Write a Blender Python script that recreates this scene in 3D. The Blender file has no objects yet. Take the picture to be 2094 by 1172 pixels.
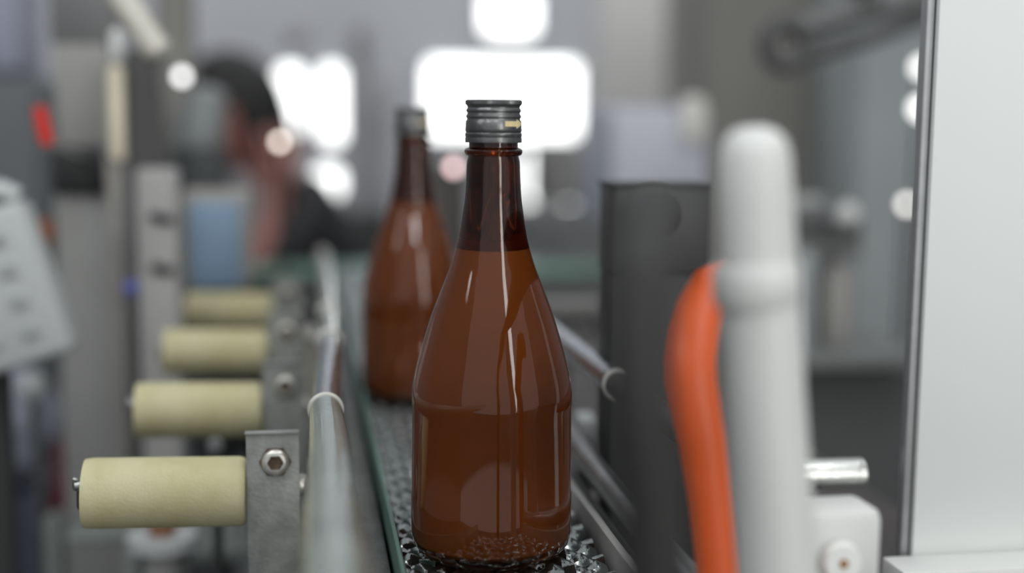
import bpy, bmesh, math, random
from mathutils import Vector, Matrix
random.seed(7)
sc = bpy.context.scene
COL = sc.collection

# ------------------------------------------------------------------ camera
F_PX = 2600.0
TH = math.atan(336 / F_PX)                       # looking slightly down
PS = math.atan(432 * math.cos(TH) / F_PX)        # turned a little right of the conveyor's direction
RO = -math.radians(0.46)
Fw = Vector((math.sin(PS) * math.cos(TH), math.cos(PS) * math.cos(TH), -math.sin(TH)))
R0 = Vector((math.cos(PS), -math.sin(PS), 0)); U0 = R0.cross(Fw)
Rt = R0 * math.cos(RO) - U0 * math.sin(RO)
Up = U0 * math.cos(RO) + R0 * math.sin(RO)
EYE = Vector((0, 0, 1.2))
cd = bpy.data.cameras.new('camera'); cam = bpy.data.objects.new('camera', cd); COL.objects.link(cam)
M = Matrix((Rt, Up, -Fw)).transposed().to_4x4(); M.translation = EYE
cam.matrix_world = M
cd.sensor_width = 36; cd.lens = F_PX / 2094 * 36
cd.clip_start = 0.02; cd.clip_end = 60
cd.dof.use_dof = True; cd.dof.focus_distance = 0.70; cd.dof.aperture_fstop = 1.9
cd.dof.aperture_blades = 0
sc.camera = cam

# ------------------------------------------------------------------ world, lights, exposure
w = bpy.data.worlds.new('world'); sc.world = w; w.use_nodes = True
bg = w.node_tree.nodes['Background']
bg.inputs[0].default_value = (0.94, 0.97, 1.0, 1); bg.inputs[1].default_value = 0.62
sc.view_settings.view_transform = 'Standard'; sc.view_settings.look = 'None'
sc.view_settings.exposure = 0.0; sc.view_settings.gamma = 1.0; sc.view_settings.use_curve_mapping = False
sc.cycles.max_bounces = 12; sc.cycles.transmission_bounces = 10; sc.cycles.glossy_bounces = 6
sc.cycles.use_denoising = True; sc.cycles.sample_clamp_indirect = 6

def area(name, loc, target, sx, sy, watts, color=(1, 1, 1)):
    l = bpy.data.lights.new(name, 'AREA'); l.shape = 'RECTANGLE'; l.size = sx; l.size_y = sy
    l.energy = watts; l.color = color
    o = bpy.data.objects.new(name, l); COL.objects.link(o); o.location = loc
    o.rotation_euler = (Vector(target) - Vector(loc)).to_track_quat('-Z', 'Y').to_euler()
    return o
area('window_light_behind', (1.1, -1.7, 1.5), (0.25, 0.8, 1.05), 0.34, 2.5, 21, (1, 0.99, 0.96))
area('back_wall_fill', (0.6, 3.9, 4.2), (0.6, 7.0, 1.8), 5.0, 0.6, 120, (0.97, 0.98, 1.0))  # added fill, aimed to brighten the back wall
area('hall_light_left', (-1.6, 0.2, 2.9), (-0.1, 1.1, 1.0), 0.25, 1.6, 8, (0.95, 0.98, 1.0))

# ------------------------------------------------------------------ picking points in the place
def ray(x, y): return Fw + Rt * ((x - 1047) / F_PX) + Up * ((586 - y) / F_PX)
def onY(x, y, Y): r = ray(x, y); return EYE + r * (Y / r.y)
def onZ(x, y, z): r = ray(x, y); return EYE + r * ((z - EYE.z) / r.z)
def S(Y): return Y / F_PX                         # metres per pixel, about

# ------------------------------------------------------------------ materials
def srgb(c):
    f = lambda v: (v / 255 / 12.92) if v / 255 <= 0.04045 else ((v / 255 + 0.055) / 1.055) ** 2.4
    return (f(c[0]), f(c[1]), f(c[2]), 1)
MATS = {}
def mat(name, rgb, rough=0.5, metal=0.0, var=0.12, scale=30, bump=0.0, bscale=200, coat=0.0, spec=0.5, rgb2=None, mask=0.5, stretch=None):
    if name in MATS: return MATS[name]
    m = bpy.data.materials.new(name); m.use_nodes = True; nt = m.node_tree; p = nt.nodes['Principled BSDF']
    tc = nt.nodes.new('ShaderNodeTexCoord'); n = nt.nodes.new('ShaderNodeTexNoise')
    n.inputs['Scale'].default_value = scale; n.inputs['Detail'].default_value = 5
    if stretch:
        mp = nt.nodes.new('ShaderNodeMapping'); mp.inputs['Scale'].default_value = stretch
        nt.links.new(tc.outputs['Object'], mp.inputs[0]); nt.links.new(mp.outputs[0], n.inputs['Vector'])
    else: nt.links.new(tc.outputs['Object'], n.inputs['Vector'])
    cr = nt.nodes.new('ShaderNodeValToRGB')
    a = srgb(rgb); b = srgb(rgb2) if rgb2 else tuple(v * (1 - var) for v in a[:3]) + (1,)
    c0 = b if rgb2 else b; c1 = a if rgb2 else tuple(min(1, v * (1 + var)) for v in a[:3]) + (1,)
    cr.color_ramp.elements[0].position = mask - 0.2; cr.color_ramp.elements[0].color = c0
    cr.color_ramp.elements[1].position = mask + 0.2; cr.color_ramp.elements[1].color = c1
    nt.links.new(n.outputs['Fac'], cr.inputs[0]); nt.links.new(cr.outputs[0], p.inputs['Base Color'])
    p.inputs['Roughness'].default_value = rough; p.inputs['Metallic'].default_value = metal
    p.inputs['Coat Weight'].default_value = coat; p.inputs['Coat Roughness'].default_value = 0.05
    p.inputs['Specular IOR Level'].default_value = spec
    if bump:
        n2 = nt.nodes.new('ShaderNodeTexNoise'); n2.inputs['Scale'].default_value = bscale; n2.inputs['Detail'].default_value = 4
        nt.links.new(tc.outputs['Object'], n2.inputs['Vector'])
        bp = nt.nodes.new('ShaderNodeBump'); bp.inputs['Strength'].default_value = bump; bp.inputs['Distance'].default_value = 0.001
        nt.links.new(n2.outputs['Fac'], bp.inputs['Height']); nt.links.new(bp.outputs[0], p.inputs['Normal'])
    MATS[name] = m; return m
def emit(name, rgb, strength):
    m = bpy.data.materials.new(name); m.use_nodes = True; nt = m.node_tree
    nt.nodes.remove(nt.nodes['Principled BSDF']); e = nt.nodes.new('ShaderNodeEmission')
    e.inputs[0].default_value = (*rgb, 1); e.inputs[1].default_value = strength
    nt.links.new(e.outputs[0], nt.nodes['Material Output'].inputs[0]); return m
def glass(name, rgb, rough=0.0, ior=1.5, var=0.0, bump=0.0, bscale=30):
    m = bpy.data.materials.new(name); m.use_nodes = True; nt = m.node_tree; p = nt.nodes['Principled BSDF']
    p.inputs['Base Color'].default_value = (*rgb, 1); p.inputs['Roughness'].default_value = rough
    p.inputs['Transmission Weight'].default_value = 1.0; p.inputs['IOR'].default_value = ior
    if bump:
        tc = nt.nodes.new('ShaderNodeTexCoord'); n2 = nt.nodes.new('ShaderNodeTexNoise'); n2.inputs['Scale'].default_value = bscale
        nt.links.new(tc.outputs['Object'], n2.inputs['Vector'])
        bp = nt.nodes.new('ShaderNodeBump'); bp.inputs['Strength'].default_value = bump; bp.inputs['Distance'].default_value = 0.001
        nt.links.new(n2.outputs['Fac'], bp.inputs['Height']); nt.links.new(bp.outputs[0], p.inputs['Normal'])
    return m

# ------------------------------------------------------------------ mesh helpers
class MB:
    def __init__(s): s.bm = bmesh.new()
    def quad(s, vs):
        s.bm.faces.new([s.bm.verts.new(v) for v in vs])
    def box(s, c, d, rot=None, bevel=0.0, seg=2):
        """c centre, d full sizes, rot a 3x3"""
        t = bmesh.new(); bmesh.ops.create_cube(t, size=1)
        for v in t.verts: v.co = Vector((v.co.x * d[0], v.co.y * d[1], v.co.z * d[2]))
        if bevel: bmesh.ops.bevel(t, geom=list(t.edges), offset=bevel, segments=seg, profile=0.5, affect='EDGES')
        s._add(t, c, rot); return s
    def _add(s, t, c, rot):
        mp = {}
        for v in t.verts:
            p = (rot @ v.co) if rot is not None else v.co
            mp[v] = s.bm.verts.new(p + Vector(c))
        for f in t.faces: s.bm.faces.new([mp[v] for v in f.verts])
        t.free()
    def bb(s, a, b, bevel=0.0):
        a, b = Vector(a), Vector(b); return s.box((a + b) / 2, [abs(b[i] - a[i]) for i in range(3)], None, bevel)
    def tube(s, pts, rs, seg=20, caps=True):
        """round bar through points with a radius at each"""
        pts = [Vector(p) for p in pts]; rs = rs if isinstance(rs, (list, tuple)) else [rs] * len(pts)
        rings = []; ref = None
        for i, p in enumerate(pts):
            if i == 0: d = pts[1] - p
            elif i == len(pts) - 1: d = p - pts[i - 1]
            else: d = (pts[i + 1] - p).normalized() + (p - pts[i - 1]).normalized()
            if d.length < 1e-9: d = dlast
            d.normalize(); dlast = d
            if ref is None: ref = Vector((0, 0, 1)) if abs(d.z) < 0.9 else Vector((1, 0, 0))
            u = (ref - d * ref.dot(d)).normalized(); ref = u; v = d.cross(u)
            rings.append([s.bm.verts.new(p + (u * math.cos(k * 2 * math.pi / seg) + v * math.sin(k * 2 * math.pi / seg)) * rs[i]) for k in range(seg)])
        for a, b in zip(rings, rings[1:]):
            for k in range(seg): s.bm.faces.new([a[k], a[(k + 1) % seg], b[(k + 1) % seg], b[k]])
        if caps:
            s.bm.faces.new(rings[0][::-1]); s.bm.faces.new(rings[-1])
        return s
    def lathe(s, prof, seg=64, c=(0, 0, 0), closed=False, fn=None):
        c = Vector(c); rings = []
        for (r, z) in prof:
            if r < 1e-6: rings.append([s.bm.verts.new(c + Vector((0, 0, z)))])
            else:
                ring = []
                for k in range(seg):
                    a = k * 2 * math.pi / seg; rr = r * (fn(a, z) if fn else 1)
                    ring.append(s.bm.verts.new(c + Vector((rr * math.cos(a), rr * math.sin(a), z))))
                rings.append(ring)
        prs = list(zip(rings, rings[1:])) + ([(rings[-1], rings[0])] if closed else [])
        for a, b in prs:
            if len(a) == 1 and len(b) == 1: continue
            for k in range(seg):
                k2 = (k + 1) % seg
                if len(a) == 1: s.bm.faces.new([a[0], b[k], b[k2]])
                elif len(b) == 1: s.bm.faces.new([a[k], a[k2], b[0]])
                else: s.bm.faces.new([a[k], a[k2], b[k2], b[k]])
        return s
    def ball(s, c, r, sub=3, sc3=(1, 1, 1)):
        t = bmesh.new(); bmesh.ops.create_icosphere(t, subdivisions=sub, radius=r)
        for v in t.verts: v.co = Vector((v.co.x * sc3[0], v.co.y * sc3[1], v.co.z * sc3[2]))
        s._add(t, c, None); return s
    def torus(s, c, R, r, rot=None, seg=40, ts=14, arc=1.0):
        n = seg; rings = []
        for i in range(n if arc == 1.0 else n + 1):
            a = arc * i * 2 * math.pi / n
            ring = []
            for k in range(ts):
                b = k * 2 * math.pi / ts
                p = Vector(((R + r * math.cos(b)) * math.cos(a), (R + r * math.cos(b)) * math.sin(a), r * math.sin(b)))
                ring.append(s.bm.verts.new(((rot @ p) if rot is not None else p) + Vector(c)))
            rings.append(ring)
        prs = list(zip(rings, rings[1:])) + ([(rings[-1], rings[0])] if arc == 1.0 else [])
        for a, b in prs:
            for k in range(ts): s.bm.faces.new([a[k], a[(k + 1) % ts], b[(k + 1) % ts], b[k]])
        if arc != 1.0: s.bm.faces.new(rings[0][::-1]); s.bm.faces.new(rings[-1])
        return s
    def prism(s, poly, thick, fn):
        """poly of 2D points, fn(u, v, w) -> world"""
        a = [s.bm.verts.new(fn(u, v, 0)) for u, v in poly]; b = [s.bm.verts.new(fn(u, v, thick)) for u, v in poly]
        s.bm.faces.new(a[::-1]); s.bm.faces.new(b); n = len(a)
        for i in range(n): s.bm.faces.new([a[i], a[(i + 1) % n], b[(i + 1) % n], b[i]])
        return s
    def build(s, name, m, parent=None, smooth=True, off=None):
        bmesh.ops.recalc_face_normals(s.bm, faces=s.bm.faces)
        if parent is not None:
            L = parent.matrix_basis.translation.copy()
            q = parent.parent
            while q is not None: L += q.matrix_basis.translation; q = q.parent
            for v in s.bm.verts: v.co -= L
        me = bpy.data.meshes.new(name); s.bm.to_mesh(me); s.bm.free()
        me.materials.append(m)
        if smooth:
            for p in me.polygons: p.use_smooth = True
            me.set_sharp_from_angle(angle=math.radians(38))
        o = bpy.data.objects.new(name, me); COL.objects.link(o)
        if parent is not None: o.parent = parent
        return o
def tag(o, label, cat, group=None, kind=None):
    o['label'] = label; o['category'] = cat
    if group: o['group'] = group
    if kind: o['kind'] = kind
    return o
def thing(name, label, cat, loc=(0, 0, 0), group=None):
    o = bpy.data.objects.new(name, None); COL.objects.link(o); o.location = loc; o.empty_display_size = 0.05
    return tag(o, label, cat, group)
def struct(name, mb, m, smooth=False):
    o = mb.build(name, m, None, smooth); o['kind'] = 'structure'; return o
def copy_thing(root, loc, label):
    r = root.copy(); COL.objects.link(r); r.location = loc; r['label'] = label
    for ch in root.children:
        c = ch.copy(); COL.objects.link(c); c.parent = r
        for g in ch.children:
            d = g.copy(); COL.objects.link(d); d.parent = c
    return r
def pxbox(x0, y0, x1, y1, Y, depth, bevel=0.0, mb=None, down=None):
    """a real box whose front face stands at distance Y and spans these directions; down = world z of its foot"""
    cx, cy = (x0 + x1) / 2, (y0 + y1) / 2
    a = onY(x0, cy, Y); b = onY(x1, cy, Y); t = onY(cx, y0, Y); u = onY(cx, y1, Y)
    z0 = u.z if down is None else down
    m = mb or MB()
    m.bb((a.x, Y, z0), (b.x, Y + depth, t.z), bevel); return m

# ------------------------------------------------------------------ common materials
STEEL = mat('brushed_steel', (150, 152, 152), 0.34, 0.95, 0.2, 25, 0.25, 300)
DSTEEL = mat('dull_plate_steel', (112, 113, 112), 0.5, 0.75, 0.22, 55, 0.4, 400)
BRACKET = mat('bracket_plate', (142, 144, 140), 0.5, 0.45, 0.25, 60, 0.4, 500)
BOLT = mat('zinc_bolt', (205, 203, 196), 0.35, 0.7, 0.12, 200)
BLACK = mat('black_painted', (38, 39, 39), 0.5)
DARK = mat('dark_machine_paint', (52, 53, 53), 0.55, 0.1, 0.2, 8)
CHROME = mat('wet_rail_steel', (190, 195, 198), 0.16, 0.9, 0.15, 40, 0.6, 130)
WHITEP = mat('white_enamel', (232, 233, 230), 0.35, 0, 0.03, 5)
GREYP = mat('grey_machine_paint', (146, 146, 143), 0.55, 0.0, 0.08, 12)
LGREY = mat('light_grey_paint', (170, 172, 172), 0.5, 0.0, 0.08, 12)

# ================================================================== SETTING
WALLM = mat('hall_wall_paint', (168, 169, 173), 0.8, 0, 0.06, 1.2)
FLOORM = mat('hall_floor', (70, 73, 73), 0.55, 0, 0.25, 2)
m = MB().bb((-4.5, -3.0, -0.1), (6.5, 7.2, 0.0)); struct('floor', m, FLOORM)
m = MB().bb((-4.5, 7.0, 0), (6.5, 7.2, 4.6)); struct('wall_back', m, WALLM)
m = MB().bb((-4.7, -3.0, 0), (-4.5, 7.2, 4.6)); struct('wall_left', m, WALLM)
m = MB().bb((6.5, -3.0, 0), (6.7, 7.2, 4.6)); struct('wall_right', m, WALLM)

WIN = emit('daylight_pane', (0.985, 1.0, 0.99), 3.4)
FRAME = mat('window_frame', (205, 206, 206), 0.6)
def rrect(w_, h_, r, n=8):
    pts = []
    for cx, cy, a0 in ((w_ / 2 - r, h_ / 2 - r, 0), (-w_ / 2 + r, h_ / 2 - r, 90), (-w_ / 2 + r, -h_ / 2 + r, 180), (w_ / 2 - r, -h_ / 2 + r, 270)):
        for i in range(n + 1):
            a = math.radians(a0 + 90 * i / n); pts.append((cx + r * math.cos(a), cy + r * math.sin(a)))
    return pts
WY = 6.93
def window(i, x0, y0, x1, y1, rad=14):
    a = onY(x0, (y0 + y1) / 2, WY); b = onY(x1, (y0 + y1) / 2, WY)
    t = onY((x0 + x1) / 2, y0, WY); u = onY((x0 + x1) / 2, y1, WY)
    cx, cz = (a.x + b.x) / 2, (t.z + u.z) / 2; W, H = b.x - a.x, t.z - u.z
    m = MB().prism(rrect(W, H, rad * S(WY)), 0.02, lambda p, q, t_: Vector((cx + p, WY + t_, cz + q)))
    o = struct('window_%d' % i, m, WIN)
    f = MB()
    e = 0.007
    for dx in (-W / 2 - e, W / 2 + e): f.bb((cx + dx - e, WY, cz - H / 2 - 2 * e), (cx + dx + e, WY + 0.068, cz + H / 2 + 2 * e))
    for dz in (-H / 2 - e, H / 2 + e): f.bb((cx - W / 2, WY, cz + dz - e), (cx + W / 2, WY + 0.068, cz + dz + e))
    fo = f.build('window_frame', FRAME, o, False); return o
window(1, 570, 138, 618, 268, 16)
window(2, 659, 136, 699, 292, 16)
window(3, 643, 346, 697, 402, 18)
window(4, 873, 127, 1182, 280, 20)
window(5, 990, -20, 1096, 70, 20)
window(6, 1070, 306, 1090, 415, 6)
window(7, 1152, 362, 1174, 424, 10)

# round bright lamps on the machines far off (small, strong, so they spread into discs)
LAMPN = [0]
def lamp(name, x, y, Y, r_m, rgb, strength, label, to=None):
    p = onY(x, y, Y); t = thing(name, label, 'lamp', p)
    MB().ball(p, r_m, 2).build('bulb', emit(name + '_glow', rgb, strength), t)
    pts = [p + Vector((0, 0.008, 0)), p + Vector((0, 0.05, 0))] if to else [p + Vector((0, 0.006, -r_m)), (p.x, p.y + 0.006, 0)]
    MB().tube(pts, 0.004, 10).build('stem', DARK, t); return t


# ================================================================== AMBER BOTTLES
BX, BY, BELT = 0.1014, 0.6805, 0.963
def zpx(y):                                         # picture height on the bottle's axis -> height above floor
    pts = [(205, 1.2119), (250.4, 1.2), (627.6, 1.1), (991.2, 1.0), (1168, 0.95)]
    for (a, za), (b, zb) in zip(pts, pts[1:]):
        if y <= b: return za + (zb - za) * (y - a) / (b - a)
    return BELT
def rpx(y, h): return (1.022 if y > 320 else 1.0) * h / (3836 - (y - 205) * 0.168)
body = [(292, 50), (301, 50), (303.5, 56), (307, 59.5), (312, 59.5), (316, 57), (318.5, 51.5), (330, 53), (365, 54.5), (405, 57),
        (443, 62.5), (472, 67.5), (499, 73), (537, 83.5), (574, 97), (612, 111), (649, 124.5), (680, 134), (712, 143.5), (740, 151), (765, 157),
        (785, 160.3), (800, 161.5), (822, 161.5), (828, 160.2), (1000, 160.2), (1006, 161.5)]
outer = [(rpx(y, h), zpx(y) - BELT) for y, h in body]
outer = outer[::1]
heel = [(0.0446, 0.020), (0.0445, 0.012), (0.0434, 0.0062), (0.0408, 0.0022), (0.0372, 0.0004), (0.033, 0.0), (0.030, 0.0012), (0.018, 0.005), (0.0, 0.0065)]
def catmull(p, n=4):
    out = []
    for i in range(len(p) - 1):
        a = p[max(i - 1, 0)]; b = p[i]; c = p[i + 1]; d = p[min(i + 2, len(p) - 1)]
        for k in range(n):
            t = k / n
            out.append(tuple(0.5 * ((2 * b[j]) + (-a[j] + c[j]) * t + (2 * a[j] - 5 * b[j] + 4 * c[j] - d[j]) * t * t + (-a[j] + 3 * b[j] - 3 * c[j] + d[j]) * t ** 3) for j in (0, 1)))
    out.append(p[-1]); return out
sm = outer[:7] + catmull(outer[7:23], 4) + outer[23:]
inner_top = [(r - 0.0028, z) for r, z in sm if z > 0.235 - 0.015]
inner = [(max(r - 0.0026, 0.0095), z) for r, z in sm[7:]]
inner_heel = [(0.0412, 0.016), (0.0385, 0.0085), (0.032, 0.0062), (0.018, 0.0095), (0.0, 0.011)]
full = [(0.0098, sm[0][1])] + sm + heel
AMBER = glass('amber_glass', (0.40, 0.155, 0.07), 0.0, 1.5)
nt = AMBER.node_tree
LIQ = mat('cloudy_drink', (184, 150, 92), 0.6, 0, 0.06, 14)
CAPM = mat('black_aluminium_cap', (112, 112, 112), 0.3, 0.8, 0.15, 60, 0.2, 400)
ARROW = mat('cream_print', (226, 207, 160), 0.5, 0, 0.08, 300)
def make_bottle():
    root = thing('amber_bottle', 'tall amber glass bottle with black screw cap, in sharp focus on the belt', 'bottle', (BX, BY, BELT), 'amber bottles on the conveyor')
    c = Vector((BX, BY, BELT))
    m = MB().lathe(full + inner_heel[::-1] + inner[::-1] + [(0.0098, sm[0][1])], 96, c)
    g = m.build('glass_body', AMBER, root)
    zt = zpx(500) - BELT
    liq = [(0.0, zt)] + [(r + 0.0002, z) for r, z in inner if z < zt] + [(r + 0.0001, z - 0.0002) for r, z in inner_heel]
    m = MB().lathe(liq, 80, c); m.build('cloudy_drink', LIQ, root)
    # cap
    cp = [(205, 0), (205, 54), (205.8, 56.5), (207.5, 57.8), (214, 57.8), (216.5, 56), (219, 54.2), (222, 54.0), (225.5, 56.4), (228.5, 56.4), (231, 54.4),
          (234, 54.4), (237.5, 56.8), (240.5, 56.8), (243, 54.8), (246, 55.0), (249, 57.4), (262, 57.8), (268, 58.4), (270, 57.2), (271.5, 56.6), (273.5, 58.3), (279, 58.3),
          (280.5, 57.5), (282, 57.5), (283.5, 58.2), (291, 58.0), (292, 57), (292, 50)]
    prof = [(rpx(y, h), zpx(y) - BELT) for y, h in cp]
    kn = lambda a, z: 1 + (0.012 * (0.5 + 0.5 * math.sin(a * 110)) if z > zpx(215) - BELT and z < zpx(206) - BELT else 0)
    m = MB().lathe(prof, 440, c, fn=kn); cap = m.build('screw_cap', CAPM, root)
    # arrow printed round the skirt
    m = MB(); aim = math.atan2(-BY, -BX)
    rr = rpx(255, 57.85)
    def P(deg, py):
        a = aim + math.radians(deg); return c + Vector((rr * 1.006 * math.cos(a), rr * 1.006 * math.sin(a), zpx(py) - BELT))
    def strip(d0, d1, top, bot, n=8):
        for i in range(n):
            t0, t1 = i / n, (i + 1) / n; a, b = d0 + (d1 - d0) * t0, d0 + (d1 - d0) * t1
            m.quad([P(a, bot(t0)), P(b, bot(t1)), P(b, top(t1)), P(a, top(t0))])
    strip(23.5, 53, lambda t: 248.5, lambda t: 259)
    strip(53, 78, lambda t: 244.5 + 8.7 * t, lambda t: 263.5 - 9.5 * t)
    ar = m.build('arrow_mark', ARROW, cap); ar['label'] = 'cream arrow printed on the black cap'
    return root
b1 = make_bottle()
B2 = onY(846, 700, 1.09)
b2 = copy_thing(b1, (B2.x, 1.09, BELT), 'blurred amber bottle further back on the belt, half hidden behind the sharp one')

# ================================================================== CONVEYOR
conv = thing('bottle_conveyor', 'wet steel chain belt conveyor carrying the amber bottles away', 'conveyor', (0.107, 1.3, 0))
BELTM = mat('wet_belt_steel', (150, 155, 154), 0.14, 0.95, 0.2, 60, 0.5, 160)
m = MB(); x0, x1 = 0.0525, 0.1615; pitch = 0.0135; y = 0.57; row = 0
while y < 2.05:
    n = 40; seg = 8; rings = []
    for i in range(n + 1):
        x = x0 + (x1 - x0) * i / n
        ph = (x - x0) / 0.0125 * math.pi + (row % 2) * math.pi / 2
        rr = 0.0044 + 0.0014 * math.sin(2 * ph); dy = 0.0028 * math.sin(ph)
        cx = Vector((x, y + dy, BELT - 0.0060))
        rings.append([m.bm.verts.new(cx + Vector((0, math.cos(k * 2 * math.pi / seg) * rr * 1.35, math.sin(k * 2 * math.pi / seg) * rr))) for k in range(seg)])
    for a, b in zip(rings, rings[1:]):
        for k in range(seg): m.bm.faces.new([a[k], a[(k + 1) % seg], b[(k + 1) % seg], b[k]])
    m.bm.faces.new(rings[0][::-1]); m.bm.faces.new(rings[-1])
    y += pitch; row += 1
m.build('chain_belt', BELTM, conv)
GREEN = mat('green_wear_plastic', (88, 116, 106), 0.4, 0, 0.12, 20)
m = MB().bb((0.0462, 0.56, BELT - 0.02), (0.049, 2.1, BELT + 0.012), 0.001); m.build('green_guide_strip', GREEN, conv)
m = MB().bb((0.165, 0.56, BELT - 0.02), (0.170, 2.1, BELT + 0.008), 0.001); m.build('right_guide_strip', GREYP, conv)
m = MB().bb((0.049, 0.56, BELT - 0.075), (0.165, 2.1, BELT - 0.010)); m.build('belt_bed', DSTEEL, conv)
m = MB().bb((0.030, 0.56, BELT - 0.11), (0.0445, 2.1, BELT - 0.004), 0.002); m.build('side_frame', DSTEEL, conv)
m = MB().bb((0.170, 0.56, BELT - 0.11), (0.184, 2.1, BELT - 0.004), 0.002); m.build('side_frame', DSTEEL, conv)
for lx in (0.04, 0.176):
    for ly in (0.6, 2.0):
        m = MB().bb((lx - 0.008, ly - 0.02, 0.0), (lx + 0.008, ly + 0.02, BELT - 0.10)); m.build('leg', DSTEEL, conv)

# ---- left guide tube: clear wet sleeve over steel, with joint rings
ZR = 1.2 - 0.166
def railpt(px, Y): return Vector((onY(px, 700, Y).x, Y, ZR))
rail = thing('guide_rail', 'shiny wet round guide rail on the left of the belt, with pale joint rings', 'guide rail', (0.0145, 0.9, ZR))
SLEEVE = mat('milky_wet_sleeve', (148, 157, 151), 0.2, 0.3, 0.14, 30, 0.5, 90, coat=0.6)
RING = mat('pale_joint_ring', (196, 194, 187), 0.4, 0, 0.08, 80)
rx = Matrix.Rotation(math.radians(90), 3, 'X')
RP = [onZ(x, y, ZR) for x, y in ((694, 1300), (689, 1172), (684, 1090), (679, 1000), (673, 900), (666, 838), (666, 820), (670, 775), (674, 735), (673, 697), (671, 640), (668, 590), (664, 550), (658, 520))]
m = MB().tube(RP[:4] + [RP[4], RP[5]], [0.0128, 0.0128, 0.0124, 0.0114, 0.0104, 0.0094], 32); m.build('thick_sleeve', SLEEVE, rail)
m = MB().tube(RP[5:10], [0.0080, 0.0082, 0.0086, 0.0082, 0.0080], 32); m.build('bare_rail', CHROME, rail)
m = MB().tube(RP[9:], [0.0078, 0.0078, 0.0080, 0.0080, 0.0082], 24); m.build('far_rail', SLEEVE, rail)
for k_, R_ in ((5, 0.0088), (9, 0.0086), (10, 0.0084)):
    MB().torus(RP[k_], R_, 0.0017, rx).build('joint_ring', RING, rail)
for k_ in (6, 10, 12):
    q = RP[k_]; m = MB().bb((q.x - 0.004, q.y - 0.004, BELT - 0.05), (q.x + 0.004, q.y + 0.004, ZR - 0.006)); m.build('support_post', DSTEEL, rail)

# ---- right guide rails
def right_rail(name, label, z, pts, r, ring_at, mtl):
    root = thing(name, label, 'guide rail', (pts[0][0], pts[0][1], z), 'guide rails on the right of the belt')
    m = MB().tube([Vector((x, y, z)) for x, y in pts], r, 24); m.build('rail_bar', mtl, root)
    if ring_at:
        x, y = ring_at[0]; sl_ = MB().tube([Vector((x, y, z)), Vector((x + 0.004, y - 0.06, z - 0.002)), Vector((x + 0.01, y - 0.12, z - 0.004))], r * 0.97, 24).build('veiled_rail_end', mat('veiled_rail_tone', (66, 58, 58), 0.5), root); sl_['label'] = 'rail past the ring, coloured dark for the veil over it'  # rail runs on here; dark veil over it is put into the colour
    for (x, y) in ring_at: MB().torus((x, y, z), r + 0.0004, 0.0018, rx).build('joint_ring', RING, root)
    return root
right_rail('guide_rail', 'upper round guide rail right of the sharp bottle, ending in a pale ring', 1.034,
           [(0.198, 0.775), (0.196, 0.90), (0.192, 1.1), (0.188, 1.5)], 0.0085, [(0.198, 0.778)], CHROME)
right_rail('guide_rail', 'lower flat grey guide rail right of the sharp bottle, nearer the belt', 0.978,
           [(0.1835, 0.55), (0.184, 0.75), (0.185, 0.90), (0.186, 1.5)], 0.0085, [], STEEL)
rr_ = thing('rail_clamp', 'small pale clamp block beneath the right guide rails behind the bottle', 'clamp', (0.205, 0.93, 0.95))
pxbox(1186, 858, 1226, 910, 0.95, 0.03, 0.003).build('block', LGREY, rr_)
pxbox(1190, 905, 1215, 1010, 0.955, 0.02).build('stem', DSTEEL, rr_)

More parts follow.
